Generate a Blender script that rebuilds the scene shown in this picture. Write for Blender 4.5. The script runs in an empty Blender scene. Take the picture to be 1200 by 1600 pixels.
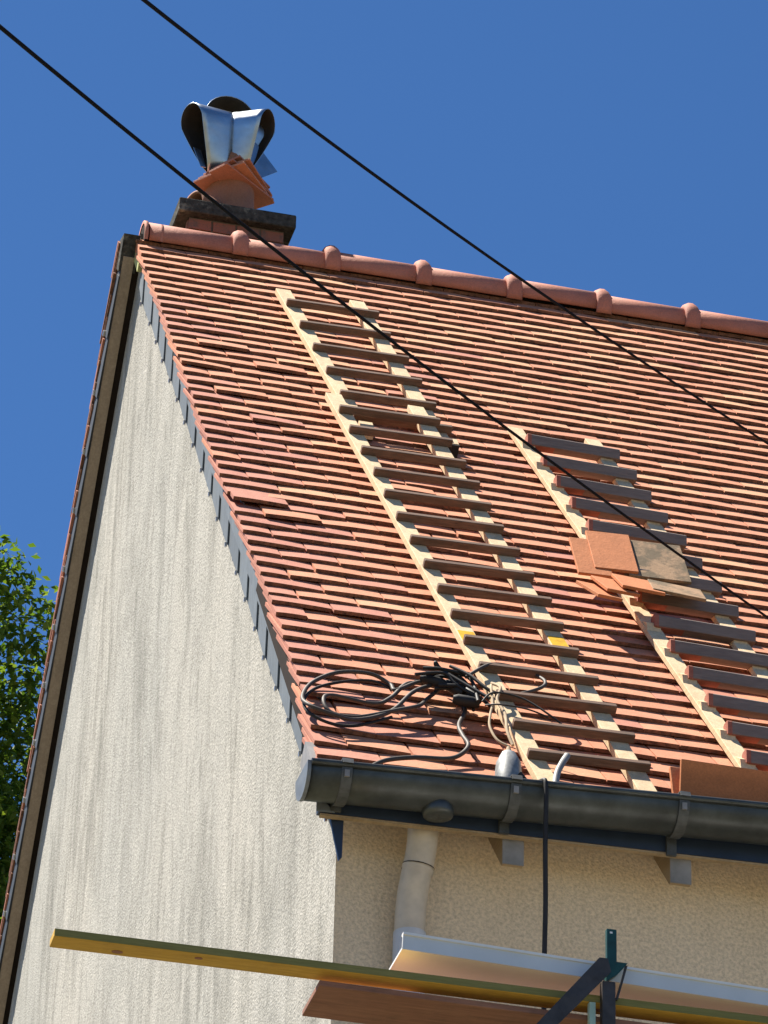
import bpy, math, random
from mathutils import Vector, Matrix, Euler
random.seed(11)
S = bpy.context.scene
COL = S.collection
R = math.radians

# ------------------------------------------------------------ camera, sky, sun, exposure
cam = bpy.data.objects.new('camera', bpy.data.cameras.new('camera'))
COL.objects.link(cam); S.camera = cam
_f = Vector((0.2054, 0.8424, 0.4982)); _r = Vector((0.9681, -0.2492, 0.0225)); _u = Vector((-0.1432, -0.4776, 0.8668))
M = Matrix((_r, _u, -_f)).transposed().to_4x4(); M.translation = Vector((-2.5295, -15.1865, -10.222))
cam.matrix_world = M
cam.data.sensor_fit = 'VERTICAL'; cam.data.sensor_height = 36; cam.data.lens = 6457.04/1600*36
cam.data.clip_start = 0.1; cam.data.clip_end = 2000

SUN = Vector((-0.36, 0.25, 0.90)).normalized()
W = bpy.data.worlds.new('World'); S.world = W; W.use_nodes = True
nt = W.node_tree; nt.nodes.clear()
sky = nt.nodes.new('ShaderNodeTexSky'); sky.sky_type = 'NISHITA'; sky.sun_disc = False
sky.sun_elevation = math.asin(SUN.z); sky.sun_rotation = math.atan2(SUN.x, SUN.y)
sky.altitude = 300; sky.air_density = 0.85; sky.dust_density = 0.0; sky.ozone_density = 10.0
bg = nt.nodes.new('ShaderNodeBackground'); bg.inputs['Strength'].default_value = 0.055
out = nt.nodes.new('ShaderNodeOutputWorld')
hs = nt.nodes.new('ShaderNodeHueSaturation'); hs.inputs['Saturation'].default_value = 1.08
nt.links.new(sky.outputs[0], hs.inputs['Color']); nt.links.new(hs.outputs[0], bg.inputs[0]); nt.links.new(bg.outputs[0], out.inputs[0])
sl = bpy.data.lights.new('sun', 'SUN'); sl.energy = 5.0; sl.angle = R(0.5); sl.color = (1.0, 0.94, 0.83)
so = bpy.data.objects.new('sun', sl); COL.objects.link(so)
so.rotation_euler = SUN.to_track_quat('Z', 'Y').to_euler(); so.location = (-6, 2, 14)
S.view_settings.view_transform = 'Standard'; S.view_settings.look = 'None'
S.view_settings.gamma = 1; S.view_settings.use_curve_mapping = False
S.view_settings.exposure = 1.3

# ------------------------------------------------------------ helpers
class MB:
    """collects faces; build() links them as ONE mesh object"""
    def __init__(s): s.v = []; s.f = []; s.m = []; s.sm = []
    def add(s, vs, fs, mi=0, smooth=False):
        b = len(s.v); s.v += [tuple(v) for v in vs]
        for f in fs: s.f.append([b+i for i in f]); s.m.append(mi); s.sm.append(smooth)
        return s
    def hexa(s, p, mi=0):   # 8 points: bottom quad 0-3, top quad 4-7
        return s.add(p, [(3,2,1,0),(4,5,6,7),(0,1,5,4),(1,2,6,5),(2,3,7,6),(3,0,4,7)], mi)
    def box(s, lo, hi, mat=None, mi=0):
        x0,y0,z0 = lo; x1,y1,z1 = hi
        p = [Vector(q) for q in ((x0,y0,z0),(x1,y0,z0),(x1,y1,z0),(x0,y1,z0),(x0,y0,z1),(x1,y0,z1),(x1,y1,z1),(x0,y1,z1))]
        if mat is not None: p = [mat @ q for q in p]
        return s.hexa(p, mi)
    def prism(s, poly, d, mi=0):   # poly: 3-D points, d: extrusion vector
        n = len(poly); a = [Vector(p) for p in poly]; b = [p+Vector(d) for p in a]
        return s.add(a+b, [tuple(range(n))[::-1], tuple(range(n, 2*n))]+[(i,(i+1)%n,n+(i+1)%n,n+i) for i in range(n)], mi)
    def tube(s, pts, r, n=8, mi=0, cap=True, radii=None):
        pts = [Vector(p) for p in pts]; rings = []; up = Vector((0,0,1)); prev = None
        for i, p in enumerate(pts):
            t = (pts[min(i+1, len(pts)-1)]-pts[max(i-1, 0)]).normalized()
            if prev is None:
                a = t.cross(up)
                if a.length < .05: a = t.cross(Vector((1,0,0)))
            else: a = prev - t*prev.dot(t)
            a.normalize(); prev = a; b = t.cross(a); rr = radii[i] if radii else r
            rings.append([p+(a*math.cos(2*math.pi*k/n)+b*math.sin(2*math.pi*k/n))*rr for k in range(n)])
        vs = [q for rg in rings for q in rg]; fs = []
        for i in range(len(rings)-1):
            for k in range(n): fs.append((i*n+k, i*n+(k+1)%n, (i+1)*n+(k+1)%n, (i+1)*n+k))
        s.add(vs, fs, mi, True)
        if cap: s.add(rings[0], [tuple(range(n))[::-1]], mi); s.add(rings[-1], [tuple(range(n))], mi)
        return s
    def lathe(s, prof, c, n=28, mi=0, a0=0, a1=2*math.pi):   # prof: (r, z)
        full = abs(a1-a0-2*math.pi) < 1e-6; m = n if full else n+1
        vs = [Vector((c[0]+r_*math.cos(a0+(a1-a0)*k/n), c[1]+r_*math.sin(a0+(a1-a0)*k/n), c[2]+z)) for r_, z in prof for k in range(m)]
        fs = [(i*m+k, i*m+(k+1)%m, (i+1)*m+(k+1)%m, (i+1)*m+k) for i in range(len(prof)-1) for k in range(n)]
        return s.add(vs, fs, mi, True)
    def mesh(s, name, mats):
        me = bpy.data.meshes.new(name); me.from_pydata(s.v, [], s.f)
        for m in (mats if isinstance(mats, (list, tuple)) else [mats]): me.materials.append(m)
        me.polygons.foreach_set('material_index', s.m); me.polygons.foreach_set('use_smooth', s.sm)
        me.update(); return me
    def build(s, name, mats, parent=None, bevel=0, solid=0):
        o = bpy.data.objects.new(name, s.mesh(name, mats)); COL.objects.link(o)
        if parent: o.parent = parent
        if solid:
            m = o.modifiers.new('solid', 'SOLIDIFY'); m.thickness = solid; m.offset = 0
        if bevel:
            m = o.modifiers.new('bevel', 'BEVEL'); m.width = bevel; m.segments = 2; m.limit_method = 'ANGLE'; m.angle_limit = R(40)
        return o
def link(name, me, parent=None, mw=None, label=None):
    o = bpy.data.objects.new(name, me); COL.objects.link(o)
    if parent: o.parent = parent
    if mw is not None: o.matrix_world = mw
    if label: o['label'] = label
    return o
def tag(o, label=None, cat=None, group=None, kind=None):
    if label: o['label'] = label
    if cat: o['category'] = cat
    if group: o['group'] = group
    if kind: o['kind'] = kind
    return o
def thing(name, label, cat, loc=(0,0,0), group=None):
    o = bpy.data.objects.new(name, None); COL.objects.link(o); o.location = loc; o.empty_display_size = .1
    return tag(o, label, cat, group)
def spline(pts, k=6):
    P = [Vector(p) for p in pts]; out = []
    for i in range(len(P)-1):
        p0 = P[max(i-1,0)]; p1 = P[i]; p2 = P[i+1]; p3 = P[min(i+2, len(P)-1)]
        for j in range(k):
            t = j/k
            out.append(.5*((2*p1)+(-p0+p2)*t+(2*p0-5*p1+4*p2-p3)*t*t+(-p0+3*p1-3*p2+p3)*t**3))
    out.append(P[-1]); return out

# ------------------------------------------------------------ materials
class NT:
    def __init__(s, name, rough=.7, spec=.4, metal=0):
        s.m = bpy.data.materials.new(name); s.m.use_nodes = True; s.t = s.m.node_tree
        s.b = s.t.nodes['Principled BSDF']; s.set('Roughness', rough); s.set('Metallic', metal)
        s.set('Specular IOR Level', spec); s.co = None
    def set(s, k, v):
        if isinstance(v, bpy.types.NodeSocket): s.t.links.new(v, s.b.inputs[k])
        else: s.b.inputs[k].default_value = v if not isinstance(v, tuple) else (*v, 1)
    def n(s, typ, **kw):
        nd = s.t.nodes.new(typ)
        for k, v in kw.items():
            if k in nd.bl_rna.properties and not k.startswith('i_'): setattr(nd, k, v)
        return nd
    def inp(s, nd, **kw):
        for k, v in kw.items():
            i = nd.inputs[k.replace('_', ' ')] if not k.startswith('i_') else nd.inputs[int(k[2:])]
            if isinstance(v, bpy.types.NodeSocket): s.t.links.new(v, i)
            else: i.default_value = (*v, 1) if isinstance(v, tuple) and len(v) == 3 and i.type == 'RGBA' else v
        return nd
    def coord(s, scale=(1,1,1), kind='Object', rot=(0,0,0)):
        tc = s.n('ShaderNodeTexCoord'); mp = s.n('ShaderNodeMapping')
        s.t.links.new(tc.outputs[kind], mp.inputs[0]); mp.inputs['Scale'].default_value = scale; mp.inputs['Rotation'].default_value = rot
        return mp.outputs[0]
    def pos(s, scale=(1,1,1)):
        g = s.n('ShaderNodeNewGeometry'); mp = s.n('ShaderNodeMapping'); s.t.links.new(g.outputs['Position'], mp.inputs[0])
        mp.inputs['Scale'].default_value = scale; return mp.outputs[0]
    def noise(s, v, scale=5, detail=4, rough=.55, dist=0):
        nd = s.n('ShaderNodeTexNoise'); s.inp(nd, Vector=v, Scale=scale, Detail=detail, Roughness=rough, Distortion=dist); return nd.outputs[0]
    def ramp(s, f, stops):
        nd = s.n('ShaderNodeValToRGB'); s.t.links.new(f, nd.inputs[0]); e = nd.color_ramp.elements
        while len(e) > 1: e.remove(e[0])
        e[0].position = stops[0][0]; e[0].color = (*stops[0][1], 1)
        for p, c in stops[1:]: q = e.new(p); q.color = (*c, 1)
        return nd.outputs[0]
    def mix(s, f, a, b, mode='MIX'):
        nd = s.t.nodes.new('ShaderNodeMix'); nd.data_type = 'RGBA'; nd.blend_type = mode
        for i, v in ((0, f), (6, a), (7, b)):
            if isinstance(v, bpy.types.NodeSocket): s.t.links.new(v, nd.inputs[i])
            else: nd.inputs[i].default_value = (*v, 1) if isinstance(v, tuple) else v
        return nd.outputs[2]
    def math(s, op, a, b=0.0, c=0.0):
        nd = s.t.nodes.new('ShaderNodeMath'); nd.operation = op
        for i, v in enumerate((a, b, c)):
            if isinstance(v, bpy.types.NodeSocket): s.t.links.new(v, nd.inputs[i])
            else: nd.inputs[i].default_value = v
        return nd.outputs[0]
    def bump(s, h, strength=.5, dist=.005):
        nd = s.n('ShaderNodeBump'); s.inp(nd, Height=h, Strength=strength, Distance=dist); s.t.links.new(nd.outputs[0], s.b.inputs['Normal'])
def g3(v): return (v, v, v)

def clay(name, stops, island=False, moss=0.0, rough=.75, edge=False):
    k = NT(name, rough, .3)
    if island: f = k.n('ShaderNodeNewGeometry').outputs['Random Per Island']
    else: f = k.n('ShaderNodeObjectInfo').outputs['Random']
    base = k.ramp(f, stops); v = k.pos()
    blot = k.noise(v, 14, 5); base = k.mix(k.ramp(blot, [(.35, g3(0)), (.75, g3(.45))]), base, tuple(c*.62 for c in stops[0][1]), 'MIX')
    fine = k.noise(v, 160, 3); base = k.mix(.35, base, k.ramp(fine, [(.3, g3(.55)), (.7, g3(1.25))]), 'MULTIPLY')
    if moss:
        mf = k.ramp(k.noise(v, 9, 6, .7), [(.44, g3(0)), (.57, g3(.85))])
        base = k.mix(mf, base, (.115, .088, .05))
    if edge: base = k.mix(k.ramp(k.noise(v, 45, 4, .7), [(.35, g3(.5)), (.65, g3(.95))]), base, (.07,.035,.022))   # shade of the tile bands painted in as mottled darker clay
    k.set('Base Color', base)
    h = k.math('ADD', k.noise(v, 60, 4), k.math('MULTIPLY', fine, .5)); k.bump(h, .5, .0025)
    return k.m
SALMON = [(0, (.53,.205,.11)), (.3, (.59,.24,.13)), (.6, (.56,.235,.135)), (.85, (.61,.265,.145)), (1, (.50,.195,.11))]
MAUVE = [(0, (.45,.18,.12)), (.4, (.50,.205,.135)), (.7, (.42,.165,.115)), (1, (.54,.215,.135))]
OCHRE = [(0, (.60,.30,.16)), (.5, (.63,.32,.17)), (1, (.58,.28,.155))]
m_tiles = [clay('clay_salmon', SALMON), clay('clay_mauve', MAUVE), clay('clay_ochre', OCHRE)]
m_tiles_i = [clay('clay_salmon_field', SALMON, True), clay('clay_mauve_field', MAUVE, True), clay('clay_ochre_field', OCHRE, True)]
m_edge_shade = clay('clay_shaded_edge', SALMON, edge=True)
m_tiles_i.append(clay('clay_shaded_field', SALMON, True, edge=True))
m_ridge = clay('clay_ridge', [(0, (.48,.19,.125)), (.5, (.52,.21,.14)), (1, (.45,.18,.125))])
m_orange = clay('clay_orange', [(0, (.52,.18,.065)), (1, (.57,.205,.08))])
m_moss = clay('clay_mossy', [(0, (.36,.22,.12)), (1, (.40,.25,.14))], moss=.45)
m_pot = clay('clay_pot', [(0, (.33,.15,.085)), (1, (.36,.165,.095))])

def stucco(name, cols, streak=1.0, grain=.62):
    k = NT(name, .95, .1)
    v = k.pos(); st = k.pos((5.5, 5.5, 1.0))
    base = k.ramp(k.noise(k.pos((.6,.6,.25)), 1.6, 4), [(.3, cols[0]), (.7, cols[1])])
    if streak > .5:
        c_ = k.ramp(k.noise(k.pos((2.6,2.6,.7)), 1.0, 5, .65, 2.0), [(.46, g3(0)), (.70, g3(.5))])
        base = k.mix(c_, base, tuple(q*.95 for q in cols[2]))
    if streak:
        a = k.ramp(k.noise(st, .8, 6, .6, 1.6), [(.43, g3(0)), (.72, g3(.7*streak))])
        a = k.mix(1.0, a, k.ramp(k.noise(k.pos((1,1,.6)), 1.3, 4, .6), [(.36, g3(.1)), (.62, g3(1))]), 'MULTIPLY')
        base = k.mix(a, base, cols[2])
        b = k.ramp(k.noise(k.pos((15,15,3.2)), 1.0, 5, .7, .9), [(.52, g3(0)), (.78, g3(.6*streak))])
        base = k.mix(b, base, tuple(c*.75 for c in cols[2]))
    g = k.noise(v, 85, 4, .65)
    base = k.mix(.8, base, k.ramp(g, [(.32, g3(grain)), (.6, g3(1.08))]), 'MULTIPLY')
    k.set('Base Color', base)
    vo = k.n('ShaderNodeTexVoronoi'); k.inp(vo, Vector=k.pos(), Scale=110.0)
    h = k.math('ADD', k.math('MULTIPLY', vo.outputs[0], .6), k.math('ADD', g, k.math('MULTIPLY', k.noise(v, 18, 3), .8)))
    k.bump(h, .5, .006); return k.m
m_gable = stucco('stucco_gable', [(.44,.425,.385), (.50,.47,.415), (.20,.195,.17)])
m_front = stucco('stucco_front', [(.71,.56,.375), (.77,.63,.45), (.60,.47,.32)], .35, .64)

def metal(name, col, rough=.4, met=.85, var=.35, sc=12):
    k = NT(name, rough, .5, met); v = k.pos()
    n1 = k.noise(v, sc, 5, .65)
    k.set('Base Color', k.mix(1.0, col, k.ramp(n1, [(.3, g3(1-var)), (.7, g3(1+var*.4))]), 'MULTIPLY'))
    n2 = k.noise(k.pos((1.2,9,9)), 2.2, 4, .6)
    k.set('Roughness', k.math('MULTIPLY_ADD', n2, .4, rough-.2)); k.bump(k.noise(v, sc*2.2, 3), .15, .003); return k.m
m_gutter = metal('aged_zinc', (.075,.083,.082), .42, .55, .55, 7)
m_brk = metal('bracket_metal', (.085,.09,.09), .55, .3, .4, 30)
m_zinc = metal('zinc_grey', (.27,.26,.25), .6, .1, .35)
m_cap = metal('zinc_cap', (.17,.19,.21), .55, .2, .3)
m_fascia = metal('dark_blue_metal', (.03,.045,.075), .4, .3, .2)
m_inox = metal('steel_cowl', (.50,.54,.57), .36, 1.0, .25, 9)
m_hook = metal('hook_wire', (.6,.6,.6), .3, .9, .1)
m_tool = metal('tool_grey', (.26,.27,.27), .55, .15, .45, 40)
m_green = metal('green_steel', (.012,.07,.065), .5, .2, .4, 20)
m_post = metal('dark_steel', (.07,.06,.055), .5, .4, .4, 20)
m_palegreen = metal('pale_green_steel', (.35,.5,.42), .5, .1, .2, 20)
def slate(name, col):
    k = NT(name, .6, .4); f = k.n('ShaderNodeObjectInfo').outputs['Random']; v = k.pos()
    b = k.ramp(f, [(0, tuple(c*.85 for c in col)), (1, tuple(c*1.15 for c in col))])
    k.set('Base Color', k.mix(k.ramp(k.noise(k.pos((30,30,9)), 1, 5, .7), [(.35, g3(0)), (.8, g3(.7))]), b, tuple(c*.55 for c in col)))
    k.bump(k.noise(k.pos((40,40,14)), 1, 5), .5, .003); return k.m
m_slate = slate('slate_pale', (.165,.185,.20)); m_slate_d = slate('slate_dark', (.05,.058,.07))
def wood(name, c0, c1, axis=(1,1,1), sc=1, rough=.75, dirt=.0):
    k = NT(name, rough, .25); v = k.coord(axis)
    n1 = k.noise(v, 6*sc, 6, .6, .8); b = k.ramp(n1, [(.3, c0), (.7, c1)])
    n2 = k.noise(v, 28*sc, 4, .6); b = k.mix(.5, b, k.ramp(n2, [(.35, g3(.7)), (.65, g3(1.1))]), 'MULTIPLY')
    if dirt: b = k.mix(k.ramp(k.noise(k.coord(), 9, 5, .7), [(.5, g3(0)), (.7, g3(dirt))]), b, (.09,.07,.05))
    k.set('Base Color', b); k.bump(n2, .4, .002); return k.m
m_pine = wood('pale_pine', (.62,.45,.26), (.74,.57,.36), (6,.7,6), dirt=.25)
m_rung = wood('weathered_rung', (.11,.062,.042), (.21,.13,.092), (.8,9,9), 1.5, .8, .5)
m_tread = wood('grey_shade_tread', (.175,.135,.12), (.23,.185,.165), (.8,7,7))  # red-brown wood greyed, shade on the tread fronts put into the colour
m_treadend = wood('red_brown_wood', (.30,.10,.07), (.38,.14,.095), (5,5,5))
m_beam = wood('yellow_beam', (.50,.30,.05), (.64,.40,.08), (.6,8,8), dirt=.2)
m_beamf = wood('beam_side_shade', (.20,.19,.06), (.26,.23,.08), (.6,8,8))  # yellow timber turned olive, its unlit side put into the colour
m_plank = wood('reddish_plank', (.24,.115,.08), (.34,.17,.115), (.6,8,8), dirt=.3)
m_soffit = wood('taupe_paint', (.36,.28,.21), (.42,.33,.25), (4,.5,4), dirt=.2)
m_rafter = wood('rafter_wood', (.30,.22,.13), (.38,.28,.17), (4,.5,4))
def plain(name, col, rough=.6, spec=.4, var=.25, sc=25, met=0):
    k = NT(name, rough, spec, met); n1 = k.noise(k.pos(), sc, 4)
    k.set('Base Color', k.mix(1.0, col, k.ramp(n1, [(.3, g3(1-var)), (.7, g3(1+var*.3))]), 'MULTIPLY')); k.bump(n1, .1, .002); return k.m
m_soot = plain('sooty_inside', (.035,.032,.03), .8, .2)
m_yellow = plain('yellow_paint', (.75,.42,.01), .5, .4, .3, 40)
m_pvc = plain('cream_pvc', (.60,.51,.39), .45, .4, .2, 18)
m_pvclow = plain('grey_pvc', (.55,.56,.58), .45, .4, .15, 18)
m_rubber = plain('black_rubber', (.022,.020,.019), .6, .3)
m_cablegrey = plain('worn_rubber', (.065,.052,.042), .6, .35)
m_wire = plain('wire_sheath', (.006,.006,.007), .8, .1)
m_rope = plain('tan_rope', (.45,.34,.22), .8, .2)
m_white = plain('white_panel', (.80,.80,.79), .35, .5, .06, 8)
m_lip = plain('white_lip_shade', (.62,.66,.70), .3, .6, .08, 8)  # panel white made bluer and darker, sky-lit shade painted in
m_deck = plain('dark_underlay', (.03,.022,.018), .9, .1)
m_mortar = plain('pale_mortar', (.42,.38,.30), .95, .1)
m_lichen = plain('lichen_zinc', (.52,.52,.24), .9, .1)
k = NT('weathered_slab', .95, .1); v = k.pos()
k.set('Base Color', k.mix(k.ramp(k.noise(v, 16, 6, .7), [(.55, g3(0)), (.68, g3(.8))]), k.ramp(k.noise(v, 40, 4), [(.3, (.03,.029,.026)), (.7, (.085,.08,.07))]), (.22,.21,.17))); k.bump(k.noise(v, 50, 5), .7, .008); m_slab = k.m
k = NT('chimney_brick', .9, .1); br = k.n('ShaderNodeTexNoise'); v = k.pos()
k.set('Base Color', k.mix(k.ramp(k.noise(v, 12, 5, .7), [(.45, g3(0)), (.62, g3(.8))]), (.30,.12,.08), (.13,.10,.08))); k.bump(k.noise(v, 60, 4), .6, .006); m_brick = k.m
k = NT('joint_mortar', .95, .1); k.set('Base Color', (.16,.12,.09)); m_joint = k.m
k = NT('bark', .9, .1); k.set('Base Color', k.ramp(k.noise(k.coord((6,6,1)), 6, 6), [(.3, (.05,.035,.025)), (.7, (.14,.105,.075))])); m_bark = k.m
def leafmat():
    k = NT('leaf', .6, .2); f = k.n('ShaderNodeNewGeometry').outputs['Random Per Island']
    c = k.ramp(f, [(0, (.045,.085,.012)), (.45, (.08,.14,.02)), (.8, (.14,.20,.03)), (1, (.20,.24,.04))])
    k.set('Base Color', c); t = k.t
    tr = t.nodes.new('ShaderNodeBsdfTranslucent'); t.links.new(k.mix(1.0, c, (1.5,1.6,.7), 'MULTIPLY'), tr.inputs[0])
    mx = t.nodes.new('ShaderNodeMixShader'); mx.inputs[0].default_value = .35
    o = t.nodes['Material Output']; t.links.new(k.b.outputs[0], mx.inputs[1]); t.links.new(tr.outputs[0], mx.inputs[2]); t.links.new(mx.outputs[0], o.inputs[0]); return k.m
m_leaf = leafmat()
k = NT('grass', .9, .1); k.set('Base Color', k.ramp(k.noise(k.pos(), 3, 6), [(.3, (.08,.075,.045)), (.7, (.16,.14,.09))])); m_ground = k.m

# ------------------------------------------------------------ roof frame
PITCH = R(49.45); CP, SP = math.cos(PITCH), math.sin(PITCH)
def FR(x, s, h=0.0): return Vector((x, -s*CP-h*SP, -s*SP+h*CP))     # front slope: s down the slope, h out of it
def RR(x, s, h=0.0): return Vector((x, s*CP+h*SP, -s*SP+h*CP))
GZ = -11.9
SE = 5.83   # eave
def xe(s):  # verge line
    pts = [(0,0),(.6,.003),(1.0,.015),(2.0,.028),(3.0,.038),(3.5,.055),(4.0,.072),(4.6,.088),(5.2,.088),(5.6,.076),(5.83,.062)]
    for a, b in zip(pts, pts[1:]):
        if s <= b[0]: return a[1]+(b[1]-a[1])*(s-a[0])/(b[0]-a[0])
    return .05
XR = 6.8    # far end of the house
YW = -3.6
def gx(y): return .03-.0383*y if y < 0 else .03-.004*y

# ground
MB().add([(-400,-400,GZ),(400,-400,GZ),(400,400,GZ),(-400,400,GZ)], [(0,1,2,3)]).build('ground', m_ground)['kind'] = 'structure'

house = thing('house', 'rendered house with a steep red clay tile roof under repair', 'house', (0,0,GZ))
def part(o, name=None):
    w = o.matrix_world.copy(); o.parent = house; o.matrix_parent_inverse = Matrix.Translation((0,0,-GZ)); return o
def hp(mb, name, mats, **kw): return part(mb.build(name, mats, **kw))

# walls
g = MB(); t_ = .3
yr = 3.72; ztopf = lambda y: -abs(y)*math.tan(PITCH) - (.085 if y < 0 else .16)/CP
outl = [(YW, GZ), (YW, ztopf(YW)), (0, -.14), (yr, ztopf(yr)), (yr, GZ)]
g.add([(gx(YW),YW,GZ),(gx(YW),YW,ztopf(YW)),(gx(0),0,-.16),(gx(0),0,GZ)], [(3,2,1,0)])
g.add([(gx(0),0,GZ),(gx(0),0,-.16),(gx(yr),yr,ztopf(yr)),(gx(yr),yr,GZ)], [(3,2,1,0)])
g.add([(gx(YW)+.25,YW+.002,GZ),(gx(YW)+.25,YW+.002,ztopf(YW)),(gx(0)+.25,0,-.3),(gx(yr)+.25,yr,ztopf(yr)),(gx(yr)+.25,yr,GZ)], [(0,1,2,3,4)])
hp(g, 'gable_wall', m_gable)
g = MB(); g.box((gx(YW)+.0005,YW,GZ), (XR,YW+.25,-4.35)); hp(g, 'front_wall', m_front)
g = MB(); g.box((gx(yr)+.0005,yr-.25,GZ), (XR,yr,-4.6)); hp(g, 'rear_wall', m_front)
g = MB(); g.prism([(XR,YW,GZ),(XR,YW,ztopf(YW)),(XR,0,-.16),(XR,yr,ztopf(yr)),(XR,yr,GZ)], (.2,0,0)); hp(g, 'far_gable_wall', m_gable)

# front roof: deck + tiles
TW, GAU, TH = .2165, .1007, .0134
TILT = math.atan(.150)
froof = hp(MB().prism([FR(.09,.02,-.11), FR(.09,SE-.10,-.11), FR(.09,SE-.10,-.045), FR(.09,.02,-.045)], (XR-.0,0,0)), 'front_roof', m_deck)
def tile_mesh(name, w, mats, L=.335, t=TH, bend=.0, mi=0, em=3):
    mb = MB(); n = 4; vs = []
    for z in (0, 1):
        for j in range(2):
            for i in range(n+1):
                u = i/n*2-1
                vs.append((u*w/2, j*L, (z-1)*t + bend*(1-u*u)))
    N_ = (n+1)
    fs = []
    for i in range(n):
        a = i; b = N_+i
        fs += [(a, b, b+1, a+1)]
        a += 2*N_; b += 2*N_
        fs += [(a, a+1, b+1, b)]
        fs += [(i, i+1, 2*N_+i+1, 2*N_+i), (N_+i+1, N_+i, 3*N_+i, 3*N_+i+1)]
    fs += [(0, 2*N_, 3*N_, N_), (n, N_+n, 3*N_+n, 2*N_+n)]
    mb.add(vs, fs, mi)
    for q in range(n): mb.m[2+4*q] = em  # butt faces take the clay with painted-in shade
    return mb
rows = []
n = 0
s = .105
while s < 5.29: rows.append(s); s += GAU
rows += [5.375, 5.505, 5.632, 5.742, 5.83]
C_ = Vector((-2.5295,-15.1865,-10.222))
def to_px(p):
    v = p-C_; z = v.dot(_f); return 600+6457*v.dot(_r)/z, 800-6457*v.dot(_u)/z, z
allt = []
for ri, s in enumerate(rows):
    x0 = xe(s); half = (len(rows)-ri) % 2
    wseq = [TW/2] if half else []
    x = x0; j = 0
    while x < XR:
        w = (TW*.5 if (half and j == 0) else TW)
        near = (s > 1.6 and x < .75)
        r_ = random.random()
        if j == 0 or (j == 1 and s > 2.4 and r_ < .5) : mi = 1 if (s > 2.0 and r_ < .85) or r_ < .25 else 0
        else: mi = 0 if r_ < .90 else (2 if r_ < .955 else 1)
        if s < 3.2 and x > .3 and random.random() < .32*(1-s/3.6): mi = 2  # more ochre towards the ridge, sun glare put into the tile colour
        dh = random.gauss(0, .0008); ds = random.gauss(0, .0035 if near else .0016); rz = random.gauss(0, R(.55 if near else .22)); ry = random.gauss(0, R(.35)); rx = random.gauss(0, R(.25))
        if random.random() < (.035 if near else .012): ds += random.choice((-1, 1))*.012; dh += .003
        if j == 0: x -= 0 ; ry += R(1.3)*random.random(); rz += R(random.uniform(-.4,1.2))
        gap = random.uniform(.002,.005) + (.006*random.random() if near and random.random() < .5 else 0)
        jx = (random.gauss(0, .0022)-(.003 if half else 0)) if j == 0 else 0
        allt.append([x+jx, s+ds, w-gap-jx, dh, rz, ry, rx, mi, ri, j])
        x += w; j += 1
# lifted and slipped tiles seen on the left of the roof
def pick(ri, j, **kw):
    for t in allt:
        if t[8] == ri and t[9] == j:
            for k_, v_ in kw.items():
                i_ = dict(s=1, h=3, rz=4)[k_]; t[i_] += v_
pick(33, 0, h=.012, s=-.012); pick(34, 1, h=.010, s=.004); pick(24, 3, h=.006, s=.02); pick(51,0,h=.006); pick(43,1,h=.006); pick(44,0,h=.004)
pick(14,1,h=.006); pick(16,2,h=.006,rz=.01); pick(23,1,h=.006); pick(20,1,h=.004)
def tmat(t):
    return Matrix.Translation(FR(t[0]+t[2]/2, t[1], -.002+t[3])) @ Euler((PITCH-TILT+t[6], t[5], t[4]), 'XYZ').to_matrix().to_4x4()
size = []
for i, t in enumerate(allt):
    c = FR(t[0]+t[2]/2, t[1]); px, py, z = to_px(c)
    vis = -30 < px < 1200 and 300 < py < 1260
    size.append((-(z) if vis else -999, i))
size.sort(reverse=True)
big = set(i for q, i in size[:300])
meshes = {}
field = MB()
for i, t in enumerate(allt):
    if i in big:
        L_ = .335 if t[1] > .36 else max(.09, t[1]-.03); key = (round(t[2]/.0015), t[7], round(L_, 2))
        if key not in meshes: meshes[key] = tile_mesh('tile', t[2], None, L=L_, bend=.0015, em=1).mesh('tile', [m_tiles[t[7]], m_edge_shade])
        o = bpy.data.objects.new('tile', meshes[key]); COL.objects.link(o)
        o.matrix_world = tmat(t); o.parent = froof; o.matrix_parent_inverse = Matrix.Translation((0,0,-0.0))
    else:
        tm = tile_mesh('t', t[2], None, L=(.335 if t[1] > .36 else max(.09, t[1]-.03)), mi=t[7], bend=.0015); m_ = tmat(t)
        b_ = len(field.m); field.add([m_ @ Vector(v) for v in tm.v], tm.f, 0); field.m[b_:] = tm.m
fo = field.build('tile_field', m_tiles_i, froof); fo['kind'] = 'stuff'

# rear roof: deck, soffit, slates, tiles
rroof = hp(MB().prism([RR(.0,.06,-.09), RR(.0,5.6,-.09), RR(.0,5.6,-.03), RR(.0,.06,-.03)], (XR,0,0)), 'rear_roof', m_deck)
rf = MB(); ri = 0; s = .12
while s < 5.7:
    x = -.068 + random.gauss(0,.002)
    for j in range(3):
        w = TW*.5 if (ri % 2 and j == 0) else TW
        tm = tile_mesh('t', w-.003, None, L=(.335 if s > .36 else max(.06, s-.05)), mi=random.choice((1,3,3)))  # mostly the darkened clay, painting the rear verge as shaded
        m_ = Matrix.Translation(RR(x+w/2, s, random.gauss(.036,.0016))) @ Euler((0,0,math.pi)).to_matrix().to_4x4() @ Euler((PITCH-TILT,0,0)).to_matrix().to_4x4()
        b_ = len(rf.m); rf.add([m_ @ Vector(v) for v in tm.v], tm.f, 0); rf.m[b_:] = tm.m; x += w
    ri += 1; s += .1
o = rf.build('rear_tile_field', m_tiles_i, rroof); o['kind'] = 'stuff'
hp(MB().prism([RR(-.048,.10,-.10), RR(-.048,5.6,-.10), RR(-.048,5.6,-.088), RR(-.048,.10,-.088)], (.05,0,0)), 'verge_soffit', m_soffit)
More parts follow.
